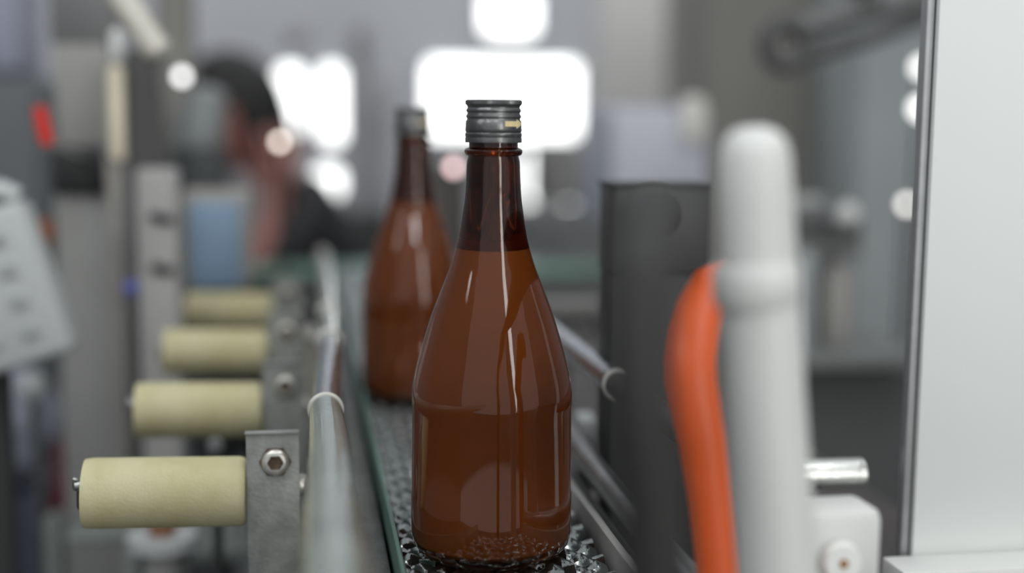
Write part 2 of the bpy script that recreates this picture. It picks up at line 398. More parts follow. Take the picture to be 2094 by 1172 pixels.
# ================================================================== YELLOW ROLLERS
YEL = mat('yellow_foam_sleeve', (186, 181, 145), 0.62, 0, 0.09, 40, 0.3, 500, rgb2=(170, 163, 118), mask=0.42)
ORING = mat('rusty_edge', (170, 110, 50), 0.7)
def make_roller():
    Y = 0.742
    C0 = onY(335, 1007, Y + 0.012); xr = onY(501, 1000, Y).x; xl = onY(170, 1000, Y).x
    root = thing('roller_unit', 'nearest pale yellow roller on a steel bracket, lowest left', 'roller', (xr, Y, C0.z), 'yellow side rollers left of the belt')
    R = 0.0207
    # sleeve turned about the x axis
    prof = [(0.0, 0), (0.010, 0), (0.0185, 0), (0.0200, 0.0012), (R, 0.004), (R, 0.02), (R * 1.003, 0.05), (R, 0.088), (0.0200, 0.0925), (0.0186, xr - xl - 0.0006), (0.009, xr - xl), (0, xr - xl)]
    m = MB().lathe(prof, 64); 
    rot = Matrix.Rotation(math.radians(-90), 3, 'Y')
    lean = Matrix.Rotation(math.radians(1.35), 3, 'Y'); piv = Vector((xr, Y + 0.012, C0.z - 0.001))
    LT = lambda p: lean @ (Vector(p) - piv) + piv
    for v in m.bm.verts: v.co = LT(rot @ v.co + Vector((xr, Y + 0.012, C0.z - 0.001)))
    sl = m.build('yellow_sleeve', YEL, root)
    m = MB().tube([LT((xl - 0.0006, Y + 0.012, C0.z)), LT((xl + 0.0008, Y + 0.012, C0.z))], 0.0172, 48); m.build('end_washer', ORING, root)
    m = MB().tube([LT((xl - 0.0045, Y + 0.012, C0.z - 0.002)), LT((xl, Y + 0.012, C0.z - 0.002))], 0.0095, 6); m.build('lock_nut', BLACK, root)
    m = MB().tube([LT((xl - 0.0065, Y + 0.006, C0.z + 0.005)), LT((xl - 0.002, Y + 0.008, C0.z + 0.005))], [0.0025, 0.0042], 12)
    m.tube([LT((xl - 0.0068, Y + 0.006, C0.z + 0.0095)), LT((xl - 0.001, Y + 0.007, C0.z + 0.0075))], 0.0013, 8)
    m.build('axle_tip', STEEL, root)
    # bracket plate
    bl = onY(503, 1000, Y).x; br = onY(613, 1000, Y).x; zt = onY(560, 886, Y - 0.003).z
    m = MB().bb((bl + 0.0005, Y - 0.001, C0.z - 0.085), (br, Y + 0.002, zt), 0.0003)
    m.bb((bl, Y - 0.003, zt - 0.0008), (br, Y + 0.0024, zt + 0.0006), 0.0002)
    br_ = m.build('bracket_plate', BRACKET, root)
    bc = onY(563, 946, Y - 0.003)
    # button screw with a six-sided socket, facing the camera side
    m = MB(); seg = 48; prof = [(0.0080, 0.0), (0.0081, 0.0012), (0.0078, 0.0026), (0.0068, 0.0038), (0.0052, 0.0043), (0.0046, 0.0043)]
    rings = []
    for r_, h_ in prof:
        ring = []
        for k in range(seg):
            a = k * 2 * math.pi / seg; rr2 = r_
            if r_ < 0.005:
                aa = (a % (math.pi / 3)) - math.pi / 6; rr2 = 0.0042 / math.cos(aa)
            ring.append(m.bm.verts.new(Vector((bc.x + rr2 * math.cos(a), Y - 0.001 - h_, bc.z + rr2 * math.sin(a)))))
        rings.append(ring)
    inner_r = [m.bm.verts.new(Vector((v.co.x, Y - 0.0012, v.co.z))) for v in rings[-1]]
    rings.append(inner_r)
    for a, b in zip(rings, rings[1:]):
        for k in range(seg): m.bm.faces.new([a[k], a[(k + 1) % seg], b[(k + 1) % seg], b[k]])
    m.bm.faces.new(inner_r)
    sc_ = m.build('socket_screw', BOLT, root)
    m = MB(); hexv = [(0.0094 * math.cos(math.radians(60 * k)), 0.0094 * math.sin(math.radians(60 * k))) for k in range(6)]
    m.prism(hexv, 0.0016, lambda u, v, t: Vector((bc.x + u, Y - 0.0012 - t, bc.z + v))); m.build('hex_washer', mat('rusty_dark_washer', (92, 76, 60), 0.6, 0.3, 0.3, 400), root)
    # side screw toward the rail
    pz = onY(618, 1003, Y).z
    m = MB().lathe([(0, 0.0062), (0.003, 0.006), (0.0058, 0.0042), (0.0068, 0.0015), (0.0068, 0)], 32)
    rot = Matrix.Rotation(math.radians(90), 3, 'Y')
    for v in m.bm.verts: v.co = rot @ v.co + Vector((br, Y + 0.012, pz))
    m.build('side_screw', BOLT, root)
    m = MB().bb((br - 0.012, Y + 0.002, pz - 0.010), (br, Y + 0.022, pz + 0.010), 0.001); m.build('screw_lug', BLACK, root)
    return root
r1 = make_roller()
L0 = r1.location.copy()
def roller_at(px_right, py_c, Y, label):
    p = onY(px_right, py_c, Y); return copy_thing(r1, (p.x, Y, p.z), label)
roller_at(535, 842, 0.955, 'second nearest yellow roller, with black lock nut showing at its left end')
roller_at(546, 722, 1.165, 'third yellow roller, blurred, between the blue screen and the guide rail')
roller_at(556, 638, 1.40, 'farthest yellow roller, right below the blue screen')
# mounting bar under the brackets
mb_ = thing('mounting_bar', 'grey steel bar running under the roller brackets', 'bar', (-0.02, 1.0, 0.90))
MB().bb((-0.034, 0.66, 0.895), (0.004, 1.75, 0.925), 0.002).build('bar', DSTEEL, mb_)
for ly in (0.9, 1.7): MB().bb((-0.028, ly - 0.015, 0), (-0.002, ly + 0.015, 0.895)).build('leg', DSTEEL, mb_)
for (Y_, zz) in ((0.955, 0), (1.165, 0), (1.40, 0)):
    pass
# pale plate with a screw beyond the second bracket
pp = thing('mounting_plate', 'narrow beige plate with a small screw between brackets and guide rail', 'plate', (0.004, 1.06, 1.0))
pxbox(620, 672, 652, 812, 1.06, 0.004, 0.001, down=0.925).build('plate', mat('beige_plate', (132, 130, 122), 0.5, 0.2), pp)
p_ = onY(636, 680, 1.055)
MB().lathe([(0, 0.004), (0.004, 0.0035), (0.0062, 0.0)], 24).bm
m = MB().tube([(p_.x, 1.054, p_.z), (p_.x, 1.062, p_.z)], 0.0062, 20); m.build('screw', BOLT, pp)

# ================================================================== LEFT MACHINERY
# wide grey cabinet column
t = thing('machine_column', 'wide plain grey machine column behind the yellow rollers at left', 'machine', (-0.3, 1.5, 0))
pxbox(122, 396, 246, 1100, 1.45, 0.12, 0.006, down=0).build('housing', GREYP, t)
pxbox(104, 300, 226, 397, 1.44, 0.11, 0.004).build('black_collar', BLACK, t)
pxbox(112, 90, 222, 301, 1.45, 0.10, 0.004).build('upper_housing', mat('warm_grey_paint', (150, 149, 145), 0.55, 0, 0.08, 10), t)
pxbox(100, -60, 235, 92, 1.47, 0.09, 0.004).build('top_box', mat('dim_grey_paint', (112, 112, 112), 0.6, 0, 0.2, 6), t)
t = thing('light_strip', 'cream upright strip beside the black collar of the machine column', 'strip', (-0.2, 1.35, 0))
pxbox(222, 130, 254, 1050, 1.38, 0.03, 0.004, down=0).build('post', mat('cream_post', (146, 143, 138), 0.5), t)
pxbox(221, 132, 252, 330, 1.36, 0.018, 0.006).build('cream_cover', mat('cream_plastic', (232, 222, 196), 0.4, 0, 0.05), t)
pxbox(222, 55, 250, 130, 1.36, 0.02, 0.008).build('white_cap', WHITEP, t)
a = onY(238, -20, 1.25); b = onY(322, 104, 1.25)
o = MB().tube([a, b, b + (b - a).normalized() * 0.004], [0.0125, 0.0125, 0.009], 24).build('diagonal_tube', mat('ivory_tube', (216, 212, 200), 0.35, 0, 0.05)); tag(o, 'ivory tube slanting down to the right at the top left', 'tube')
o = pxbox(253, 95, 325, 620, 1.7, 0.1, 0.01, down=0).build('dark_cabinet', mat('dark_cabinet_paint', (80, 80, 78), 0.6, 0, 0.25, 5)); tag(o, 'dark narrow cabinet behind the cream strip', 'cabinet')
o = pxbox(318, -60, 392, 345, 2.0, 0.1, 0.01, down=0).build('grey_post', mat('warm_post_paint', (124, 122, 117), 0.6, 0, 0.1, 5)); tag(o, 'warm grey upright post left of the person', 'post')
# slotted rail post
t = thing('slotted_post', 'light grey upright post with two dark slots, left of the blue screen', 'post', (-0.2, 1.3, 0))
SLOTP = mat('slotted_post_paint', (158, 156, 154), 0.5, 0.0, 0.06, 15)
pxbox(284, 346, 366, 930, 1.31, 0.045, 0.005, down=0).build('post', SLOTP, t)
for (sx, sy) in ((330, 446), (332, 550)):
    q = onY(sx, sy, 1.309)
    MB().box(q, (0.024, 0.006, 0.010), Matrix.Rotation(math.radians(-14), 3, 'Y').inverted(), 0.003).build('slot', BLACK, t)
# blue screen
t = thing('blue_screen', 'pale blue screen in a beige-grey frame above the far rollers', 'screen', (-0.12, 1.5, 0))
pxbox(371, 388, 514, 592, 1.52, 0.03, 0.006).build('frame', mat('beige_frame', (156, 153, 147), 0.5), t)
pxbox(388, 412, 493, 590, 1.512, 0.01, 0.003).build('panel', mat('pale_blue_panel', (128, 152, 176), 0.45, 0, 0.03), t)
pxbox(425, 585, 460, 700, 1.53, 0.02, down=0).build('stand', DARK, t)
# tilted control box
t = thing('control_box', 'tilted light grey control box with faint buttons at the left edge', 'control box', (-0.5, 1.2, 1.0))
Yc = 1.2; cc = onY(-32, 602, Yc); rot = Matrix.Rotation(math.radians(17), 3, 'Y').inverted()
BOXM = mat('control_box_grey', (184, 187, 187), 0.5, 0, 0.06, 10)
MB().box(cc, (0.125, 0.05, 0.142), rot, 0.008, 3).build('box_body', BOXM, t)
for i in range(3):
    for j in range(4):
        q = cc + rot @ Vector((-0.035 + 0.034 * i, -0.0265, 0.045 - 0.029 * j))
        MB().box(q, (0.014, 0.004, 0.012), rot, 0.001).build('button', mat('button_grey', (166, 169, 169), 0.5), t)
q0 = cc + rot @ Vector((-0.06, -0.005, 0.083)); q1 = cc + rot @ Vector((0.045, -0.005, 0.086)); q2 = cc + rot @ Vector((0.058, -0.005, 0.074))
MB().tube([q0, q1, q2], 0.009, 16).build('top_lip', BOXM, t)
arm0 = cc + Vector((0.0, 0.03, -0.05)); MB().tube([arm0, (arm0.x, arm0.y, 0.0)], 0.014, 16).build('stand', DARK, t)
# red handle
a = onY(80, 218, 1.25); b = onY(97, 296, 1.25)
t = thing('red_lever', 'red lever handle left of the black collar', 'lever', a)
MB().tube([a, (a + b) / 2, b], [0.0062, 0.007, 0.006], 20).build('grip', mat('red_plastic', (205, 45, 34), 0.4, 0, 0.05), t)
MB().tube([b, b + Vector((0.01, 0.25, -0.03))], 0.004, 12).build('shaft', STEEL, t)
o = pxbox(-160, 150, 98, 1010, 2.3, 0.2, 0.02, down=0).build('grey_cabinet', mat('slate_cabinet', (104, 108, 110), 0.6, 0, 0.1, 4)); tag(o, 'slate grey cabinet behind the tilted control box', 'cabinet')
o = pxbox(-160, -100, 44, 150, 2.3, 0.2, 0.02).build('cabinet_top', mat('lavender_panel', (158, 160, 178), 0.5, 0, 0.1, 4)); tag(o, 'pale lavender panel in the top left corner', 'panel')
q = onY(96, 472, 1.5); t = thing('orange_sensor', 'small orange brown sensor between control box and grey column', 'sensor', q)
MB().box(q, (0.018, 0.02, 0.024), None, 0.003).build('sensor_body', mat('orange_brown', (150, 82, 40), 0.5), t)
MB().tube([q, q + Vector((-0.01, 0.02, -0.12))], 0.003, 8).build('cable', BLACK, t)
q = onY(66, 792, 1.48); t = thing('round_knob', 'pale round knob on a stem under the tilted control box', 'knob', q)
MB().ball(q, 0.018, 3).build('knob_ball', LGREY, t)
MB().tube([q, q + Vector((0.004, 0, -0.09)), (q.x + 0.004, q.y, 0)], 0.006, 12).build('stem', DSTEEL, t)
q = onY(270, 590, 1.32)
for o_ in list(bpy.data.objects):
    if o_.name == 'slotted_post':
        kb = MB().ball(q, 0.0085, 3).build('knob', mat('blue_violet', (88, 98, 170), 0.4), o_); kb['label'] = 'tiny blue violet knob'
        MB().tube([q, q + Vector((0.012, 0.0, 0))], 0.003, 10).build('knob_stem', STEEL, kb)
# lower left: sacks and tanks
SACK = mat('blue_grey_sack', (146, 149, 160), 0.7, 0, 0.1, 8)
q = onY(15, 965, 1.95); q.z = onY(15, 1035, 1.85).z + 0.094
m = MB(); t_ = bmesh.new(); bmesh.ops.create_icosphere(t_, subdivisions=4, radius=1)
for v in t_.verts:
    n = v.co.normalized(); k = 1 + 0.05 * math.sin(n.x * 9 + n.z * 5) + 0.04 * math.sin(n.y * 11 - n.z * 7)
    v.co = Vector((n.x * 0.085 * k, n.y * 0.07 * k, n.z * 0.085 * k))
m._add(t_, q, None); o = m.build('stuffed_bag', SACK); tag(o, 'pale blue grey bag lying at the lower left edge', 'bag')
o = pxbox(-80, 1035, 88, 1400, 1.85, 0.2, 0.01, down=0.0).build('navy_crate', mat('navy_crate', (62, 66, 82), 0.6, 0, 0.12, 10)); tag(o, 'dark navy crate below the pale bag in the lower left corner', 'crate')
a = onY(126, 905, 1.6); b = onY(112, 1090, 1.6)
o = MB().tube([a, (a + b) / 2 + Vector((0.004, 0, 0)), b, (b.x, b.y, 0)], 0.008, 12).build('red_cable', mat('dark_red', (112, 44, 54), 0.5)); tag(o, 'dark red cable hanging left of the grey column', 'cable')
FR = mat('frame_grey_green', (128, 134, 130), 0.45, 0.3, 0.08, 12)
t = thing('lower_frame', 'pale grey crossbar frame beneath the yellow rollers', 'frame', (-0.3, 1.2, 0.8))
pxbox(130, 1086, 500, 1112, 1.25, 0.05, 0.004).build('crossbar', FR, t)
pxbox(390, 1112, 520, 1150, 1.22, 0.05, 0.004).build('crossbar', FR, t)
pxbox(255, 1100, 285, 1400, 1.25, 0.04, 0.004, down=0).build('leg', FR, t)
pxbox(90, 1060, 132, 1400, 1.35, 0.04, 0.01, down=0).build('leg', FR, t)
t = thing('flanged_pipe', 'grey pipe with a round flange below the nearest yellow roller', 'pipe', (-0.25, 1.1, 0))
q = onY(332, 1102, 1.1)
MB().tube([q, (q.x, q.y, 0)], 0.017, 24).build('pipe', GREYP, t)
MB().tube([q + Vector((0, 0, -0.006)), q + Vector((0, 0, 0.004))], 0.030, 32).build('flange', LGREY, t)
MB().ball(q + Vector((0, 0, 0.008)), 0.012, 2).build('pipe_cap', mat('brown_cap', (120, 78, 52), 0.5), t)
# clear little clamp below roller 2
q = onY(440, 912, 1.0)
t = thing('pipe_clamp', 'small pale round clamp between the two nearest yellow rollers', 'clamp', q)
MB().ball(q, 0.007, 2).build('clamp_ball', LGREY, t)
MB().bb((q.x - 0.014, q.y + 0.004, q.z - 0.008), (q.x + 0.016, q.y + 0.012, q.z + 0.008), 0.002).build('clamp_base', BLACK, t)
MB().tube([q + Vector((0, 0.01, 0)), (q.x, q.y + 0.01, 0)], 0.004, 10).build('stem', DARK, t)

# grey round housing in front of the worker's face
t = thing('filler_head', 'round grey machine head left of the black haired person', 'machine head', onY(415, 270, 1.95))
a = onY(425, 190, 1.95); b = onY(405, 300, 1.95); c_ = onY(415, 400, 1.95)
MB().tube([a + Vector((0, 0, 0.01)), a, (a + b) / 2, b], [0.010, 0.028, 0.034, 0.034], 28).build('dome', mat('head_grey', (142, 146, 146), 0.4, 0.2, 0.1, 20), t)
MB().tube([b, c_, (c_.x, c_.y, 0)], [0.040, 0.044, 0.044], 24).build('dark_body', mat('head_dark', (78, 81, 82), 0.5, 0.1), t)

# ================================================================== PERSON (seated, black hair, looking down to the left)
def skin_mesh(name, verts, edges, m, parent, sub=2, root=0):
    me = bpy.data.meshes.new(name); L = parent.location
    me.from_pydata([Vector(v[:3]) - L for v in verts], edges, []); me.materials.append(m)
    o = bpy.data.objects.new(name, me); COL.objects.link(o); o.parent = parent
    md = o.modifiers.new('skin', 'SKIN'); md.use_smooth_shade = True
    for i, v in enumerate(verts):
        me.skin_vertices[0].data[i].radius = (v[3], v[4] if len(v) > 4 else v[3])
    me.skin_vertices[0].data[root].use_root = True
    s = o.modifiers.new('sub', 'SUBSURF'); s.levels = sub; s.render_levels = sub
    return o
PY = 2.78
H = onY(474, 232, PY)
per = thing('person', 'black haired person in black clothes bending over the line, one hand raised', 'person', (H.x + 0.17, PY, 0))
SKIN = mat('skin', (158, 108, 98), 0.5, 0, 0.06, 20)
CLOTH = mat('black_clothes', (40, 40, 42), 0.8, 0, 0.15, 15)
HAIR = mat('black_hair', (18, 17, 17), 0.55, 0, 0.2, 60)
def off(dx, dy, dz): return (H.x + dx, PY + dy, H.z + dz)
# body: pelvis, spine, shoulders, arms, legs
V = []; E_ = []
def add(p, r, par=None, r2=None):
    V.append((*p, r, r2 or r)); i = len(V) - 1
    if par is not None: E_.append((par, i))
    return i
pel = add((H.x + 0.24, PY, 0.60), 0.13)
sp1 = add((H.x + 0.235, PY, 0.78), 0.125, pel); chest = add((H.x + 0.19, PY, 0.96), 0.13, sp1); nk = add((H.x + 0.12, PY, 1.055), 0.062, chest)
sn = add((H.x + 0.17, PY - 0.16, 1.01), 0.058, chest); sf = add((H.x + 0.17, PY + 0.16, 1.01), 0.058, chest)
en = add((H.x + 0.05, PY - 0.24, 0.87), 0.050, sn); cuff = add((H.x + 0.075, PY - 0.205, 0.945), 0.046, en); ef = add((H.x + 0.02, PY + 0.2, 0.80), 0.048, sf)
hn = add((H.x + 0.24, PY - 0.11, 0.57), 0.095, pel); hf = add((H.x + 0.24, PY + 0.11, 0.57), 0.095, pel)
kn_ = add((H.x - 0.16, PY - 0.13, 0.56), 0.066, hn); kf = add((H.x - 0.16, PY + 0.13, 0.56), 0.066, hf)
an = add((H.x - 0.14, PY - 0.13, 0.12), 0.045, kn_); af = add((H.x - 0.14, PY + 0.13, 0.12), 0.045, kf)
skin_mesh('clothes', V, E_, CLOTH, per)
# shoes
for sy in (-0.13, 0.13):
    skin_mesh('shoe', [(H.x - 0.13, PY + sy, 0.055, 0.045), (H.x - 0.2, PY + sy, 0.045, 0.04), (H.x - 0.31, PY + sy, 0.035, 0.032)], [(0, 1), (1, 2)], BLACK, per)
# head with face, neck
hm = MB(); t_ = bmesh.new(); bmesh.ops.create_icosphere(t_, subdivisions=4, radius=1)
tilt = Matrix.Rotation(math.radians(-18), 3, 'Y')
for v in t_.verts:
    n = v.co.copy(); x, y_, z = n
    p = Vector((x * 0.094, y_ * 0.074, z * 0.115))
    if x < -0.2 and z < 0.1: p.z *= 1.08; p.x *= 0.98
    if x < 0: p.y *= 1 - 0.22 * max(0, -z) * abs(x)
    g = lambda cx, cy, cz, s: math.exp(-((x - cx) ** 2 + (y_ - cy) ** 2 + (z - cz) ** 2) / s)
    p.x -= 0.026 * g(-0.98, 0, -0.12, 0.02)                       # nose
    p.x -= 0.010 * g(-0.95, 0, 0.15, 0.05)                         # brow
    p.x += 0.010 * (g(-0.92, 0.32, 0.06, 0.02) + g(-0.92, -0.32, 0.06, 0.02))   # eye sockets
    p.x -= 0.008 * g(-0.85, 0, -0.48, 0.015); p.x -= 0.012 * g(-0.6, 0, -0.78, 0.05)
    p.y += 0.014 * (g(0.05, 1, -0.05, 0.025) - g(0.05, -1, -0.05, 0.025))       # ears
    v.co = tilt @ p
hm._add(t_, H, None)
head = hm.build('head', SKIN, per)
skin_mesh('neck', [(H.x + 0.125, PY, H.z - 0.165, 0.052), (H.x + 0.08, PY, H.z - 0.12, 0.05), (H.x + 0.03, PY, H.z - 0.05, 0.05)], [(0, 1), (1, 2)], SKIN, per)
# hair cap
hm = MB(); t_ = bmesh.new(); bmesh.ops.create_icosphere(t_, subdivisions=4, radius=1)
dele = []
for v in t_.verts:
    x, y_, z = v.co
    if (x < -0.35 and z < 0.42) or (z < -0.25 and x < 0.1) or z < -0.9 or (x < 0.0 and z < 0.05): dele.append(v)
    k = 1 + 0.03 * math.sin(x * 23 + y_ * 17) * math.sin(z * 19)
    if z < 0 and x > 0.1: z *= 1 + 0.75 * min(1, (x - 0.1) * 3)
    v.co = tilt @ Vector((x * 0.112 * k + 0.006, y_ * 0.092 * k, z * 0.132 * k + 0.004))
bmesh.ops.delete(t_, geom=dele, context='VERTS')
hm._add(t_, H, None); hair = hm.build('hair', HAIR, per)
md = hair.modifiers.new('thick', 'SOLIDIFY'); md.thickness = 0.012; md.offset = -1
for s_ in (-1, 1):
    e = H + tilt @ Vector((-0.080, 0.028 * s_, 0.006)); MB().ball(e, 0.0105, 2).build('eye', mat('eye_dark', (60, 48, 44), 0.2), per)
e = H + tilt @ Vector((-0.088, 0, -0.058)); MB().ball(e, 0.02, 2, (0.35, 1, 0.3)).build('lips', mat('lips', (160, 84, 80), 0.4), per)
# near forearm raised, hand open toward the chin, five fingers
el = (H.x + 0.05, PY - 0.24, 0.87); wr = (H.x + 0.095, PY - 0.17, 1.03)
V = []; E_ = []
a0 = add(el, 0.043); a1 = add((H.x + 0.075, PY - 0.205, 0.945), 0.038, a0); a2 = add(wr, 0.026, a1, 0.032)
pm = add((H.x + 0.105, PY - 0.155, 1.07), 0.018, a2, 0.036); pm2 = add((H.x + 0.105, PY - 0.145, 1.105), 0.016, pm, 0.036)
for k, (dx, ln) in enumerate(((-0.030, 0.070), (-0.010, 0.080), (0.010, 0.075), (0.030, 0.058))):
    f0 = add((H.x + 0.105 + dx, PY - 0.142, 1.123), 0.0095, pm2); f1 = add((H.x + 0.10 + dx * 1.15, PY - 0.125, 1.123 + ln * 0.5), 0.0088, f0)
    add((H.x + 0.09 + dx * 1.15, PY - 0.10, 1.123 + ln * 0.8), 0.0078, f1)
t0 = add((H.x + 0.065, PY - 0.15, 1.07), 0.011, pm); t1_ = add((H.x + 0.045, PY - 0.14, 1.095), 0.0098, t0); add((H.x + 0.035, PY - 0.13, 1.117), 0.0085, t1_)
skin_mesh('forearm_and_hand', V, E_, SKIN, per)
V = []; E_ = []
a0 = add((H.x + 0.02, PY + 0.2, 0.80), 0.040); a1 = add((H.x - 0.1, PY + 0.14, 0.85), 0.034, a0); a2 = add((H.x - 0.2, PY + 0.08, 0.90), 0.026, a1)
pm = add((H.x - 0.26, PY + 0.05, 0.905), 0.03, a2, 0.016)
for k in range(4):
    f0 = add((H.x - 0.29, PY + 0.02 + 0.019 * k, 0.905), 0.009, pm); add((H.x - 0.335, PY + 0.015 + 0.019 * k, 0.89 - 0.004 * k), 0.008, f0)
add((H.x - 0.27, PY - 0.005, 0.91), 0.009, pm)
skin_mesh('forearm_and_hand', V, E_, SKIN, per)
st = thing('work_stool', 'dark stool under the seated person', 'stool', (H.x + 0.24, PY, 0))
MB().tube([(H.x + 0.24, PY, 0.41), (H.x + 0.24, PY, 0.448)], 0.15, 32).build('seat', DARK, st)
MB().tube([(H.x + 0.24, PY, 0.03), (H.x + 0.24, PY, 0.41)], 0.025, 16).build('post', STEEL, st)
MB().tube([(H.x + 0.24, PY, 0.0), (H.x + 0.24, PY, 0.03)], [0.15, 0.13], 32).build('base', DARK, st)

# ================================================================== BACKGROUND LINE
t = thing('cross_conveyor', 'green topped cross conveyor behind the bottles', 'conveyor', (0.3, 2.3, 0))
za = onY(800, 560, 2.2).z
a = onY(500, 560, 2.2).x; b = onY(1260, 560, 2.2).x
MB().bb((a, 2.15, za), (b, 2.33, za + 0.008), 0.002).build('green_top', mat('green_belt', (96, 134, 120), 0.3, 0, 0.25, 14), t)
MB().bb((a, 2.16, za - 0.10), (b, 2.32, za - 0.001), 0.004).build('side_panel', mat('cross_frame', (96, 97, 96), 0.5, 0.2, 0.3, 12), t)
for lx in (a + 0.05, b - 0.05):
    for ly in (2.19, 2.29): MB().bb((lx - 0.02, ly - 0.02, 0), (lx + 0.02, ly + 0.02, za - 0.1)).build('leg', DARK, t)
def bgbox(name, x0, y0, x1, y1, Y, d, m, label, cat, bev=0.01, down=0.0, group=None):
    o = pxbox(x0, y0, x1, y1, Y, d, bev, down=down).build(name, m); tag(o, label, cat, group); return o
bgbox('line_machine', 640, 436, 800, 700, 3.4, 0.3, mat('bg_dark_a', (62, 63, 62), 0.6, 0.1, 0.4, 5), 'dark low machine right of the person, below the windows', 'machine')
bgbox('line_machine', 866, 330, 962, 700, 3.2, 0.3, mat('bg_brown_grey', (92, 88, 84), 0.6, 0.1, 0.45, 9), 'brown grey machine seen between the two bottle necks', 'machine')
bgbox('line_machine', 1062, 436, 1245, 700, 3.0, 0.3, mat('bg_mid', (112, 112, 112), 0.6, 0.1, 0.3, 9), 'grey machine right of the sharp bottle neck', 'machine')
bgbox('line_machine', 1112, 300, 1232, 436, 3.1, 0.2, mat('bg_mid_b', (132, 131, 129), 0.6, 0.1, 0.25, 12), 'grey upright box under the large bright window', 'machine', down=1.0)
bgbox('line_machine', 722, 160, 800, 436, 4.2, 0.2, mat('bg_grey_c', (140, 140, 143), 0.6, 0, 0.2, 6), 'pale grey upright box left of the blurred bottle cap', 'machine')
bgbox('line_machine', 395, 130, 560, 700, 5.2, 0.2, mat('bg_grey_d', (128, 128, 130), 0.6, 0, 0.2, 4), 'grey machine cabinet behind the person', 'machine')
o = MB().tube([onY(735, 60, 5.0), onY(745, 200, 5.0), onY(742, 460, 5.0)], 0.03, 14).build('wall_pipe', mat('wall_pipe_grey', (118, 118, 120), 0.6)); tag(o, 'faint grey pipe on the far wall between the windows', 'pipe')
o = MB().tube([onY(600, 70, 5.4), onY(618, 95, 5.4)], 0.05, 14).build('wall_fitting', mat('wall_pipe_grey', (118, 118, 120), 0.6)); tag(o, 'faint dark fitting above the left windows', 'fitting')

# grey bracket right behind the sharp bottle
t = thing('transfer_bracket', 'blurred grey bracket with uprights right behind the sharp bottle', 'bracket', (0.27, 1.4, 0.9))
GB = mat('bracket_grey', (126, 125, 122), 0.5, 0.3, 0.15, 20)
pxbox(1090, 618, 1236, 650, 1.42, 0.03, 0.004).build('top_bar', GB, t)
pxbox(1172, 648, 1194, 730, 1.43, 0.02, 0.003).build('upright', GB, t)
pxbox(1112, 648, 1128, 730, 1.43, 0.02, 0.003).build('upright', GB, t)
a = onY(1228, 640, 1.43); b = onY(1246, 690, 1.43); c_ = onY(1212, 730, 1.43)
MB().tube([a, b, c_], 0.008, 12).build('bent_arm', GB, t)
pxbox(1100, 728, 1225, 748, 1.42, 0.05, 0.003).build('foot', GB, t)
pxbox(1130, 745, 1160, 800, 1.44, 0.03, down=0.875).build('post', DARK, t)
# deck plate right of belt
t = thing('machine_deck', 'dark brown grey deck plate right of the belt under the guide rails', 'deck', (0.5, 1.2, 0))
MB().bb((0.19, 0.75, 0.86), (0.50, 1.9, 0.875), 0.002).build('deck_plate', mat('deck_dark', (74, 68, 67), 0.45, 0.2, 0.25, 12), t)
for lx in (0.22, 0.48):
    for ly in (0.8, 1.85): MB().bb((lx - 0.015, ly - 0.015, 0), (lx + 0.015, ly + 0.015, 0.86)).build('leg', DARK, t)

# big pale housing and dark housing to the right
bgbox('tall_cabinet', 1222, -80, 1452, 700, 4.6, 0.12, mat('pale_warm_panel', (186, 184, 181), 0.6, 0, 0.04, 3), 'tall pale warm grey cabinet right of the large window', 'cabinet')
bgbox('tall_cabinet', 1440, -80, 1760, 760, 3.2, 0.4, mat('warm_grey_panel', (128, 127, 121), 0.6, 0, 0.06, 3), 'tall warm grey cabinet behind the white pipe', 'cabinet')
bgbox('tall_cabinet', 1752, -80, 1985, 760, 2.9, 0.3, mat('cool_grey_panel', (158, 163, 164), 0.5, 0, 0.08, 3), 'tall cool grey cabinet next to the white door', 'cabinet')
# pale lavender box; its white block paints the bright spot of a small lamp
t = thing('pale_box', 'pale lavender box above the dark motor housing', 'box', (0.6, 2.1, 1.1))
pxbox(1248, 220, 1450, 470, 2.1, 0.25, 0.015).build('box_body', mat('lavender_box', (192, 193, 204), 0.45, 0, 0.05, 6), t)
pxbox(1395, 196, 1452, 300, 2.08, 0.05, 0.02).build('painted_lamp_spot', mat('painted_lamp_spot', (222, 220, 212), 0.4, 0, 0.03), t)
pxbox(1300, 465, 1400, 800, 2.15, 0.1, down=0).build('stand', DARK, t)
# dark motor housing, top edge crisp
t = thing('motor_housing', 'dark grey motor housing with a crisp top edge, left of the white pipe', 'motor', (0.33, 0.9, 0.9))
Y_ = 0.84
a = onY(1258, 378, Y_); b = onY(1456, 372, Y_); zc = onY(1350, 560, Y_).z
MOT = mat('motor_dark', (62, 62, 62), 0.5, 0.1, 0.12, 15)
MB().bb((a.x, Y_, zc), (b.x, Y_ + 0.045, a.z), 0.002).build('housing', MOT, t)
MB().bb((a.x - 0.001, Y_ - 0.001, a.z - 0.002), (b.x + 0.001, Y_ + 0.046, a.z + 0.001), 0.0005).build('lid', MOT, t)
MB().bb((a.x + 0.001, Y_ + 0.002, 0.875), (b.x, Y_ + 0.043, zc), 0.002).build('lower_housing', BLACK, t)
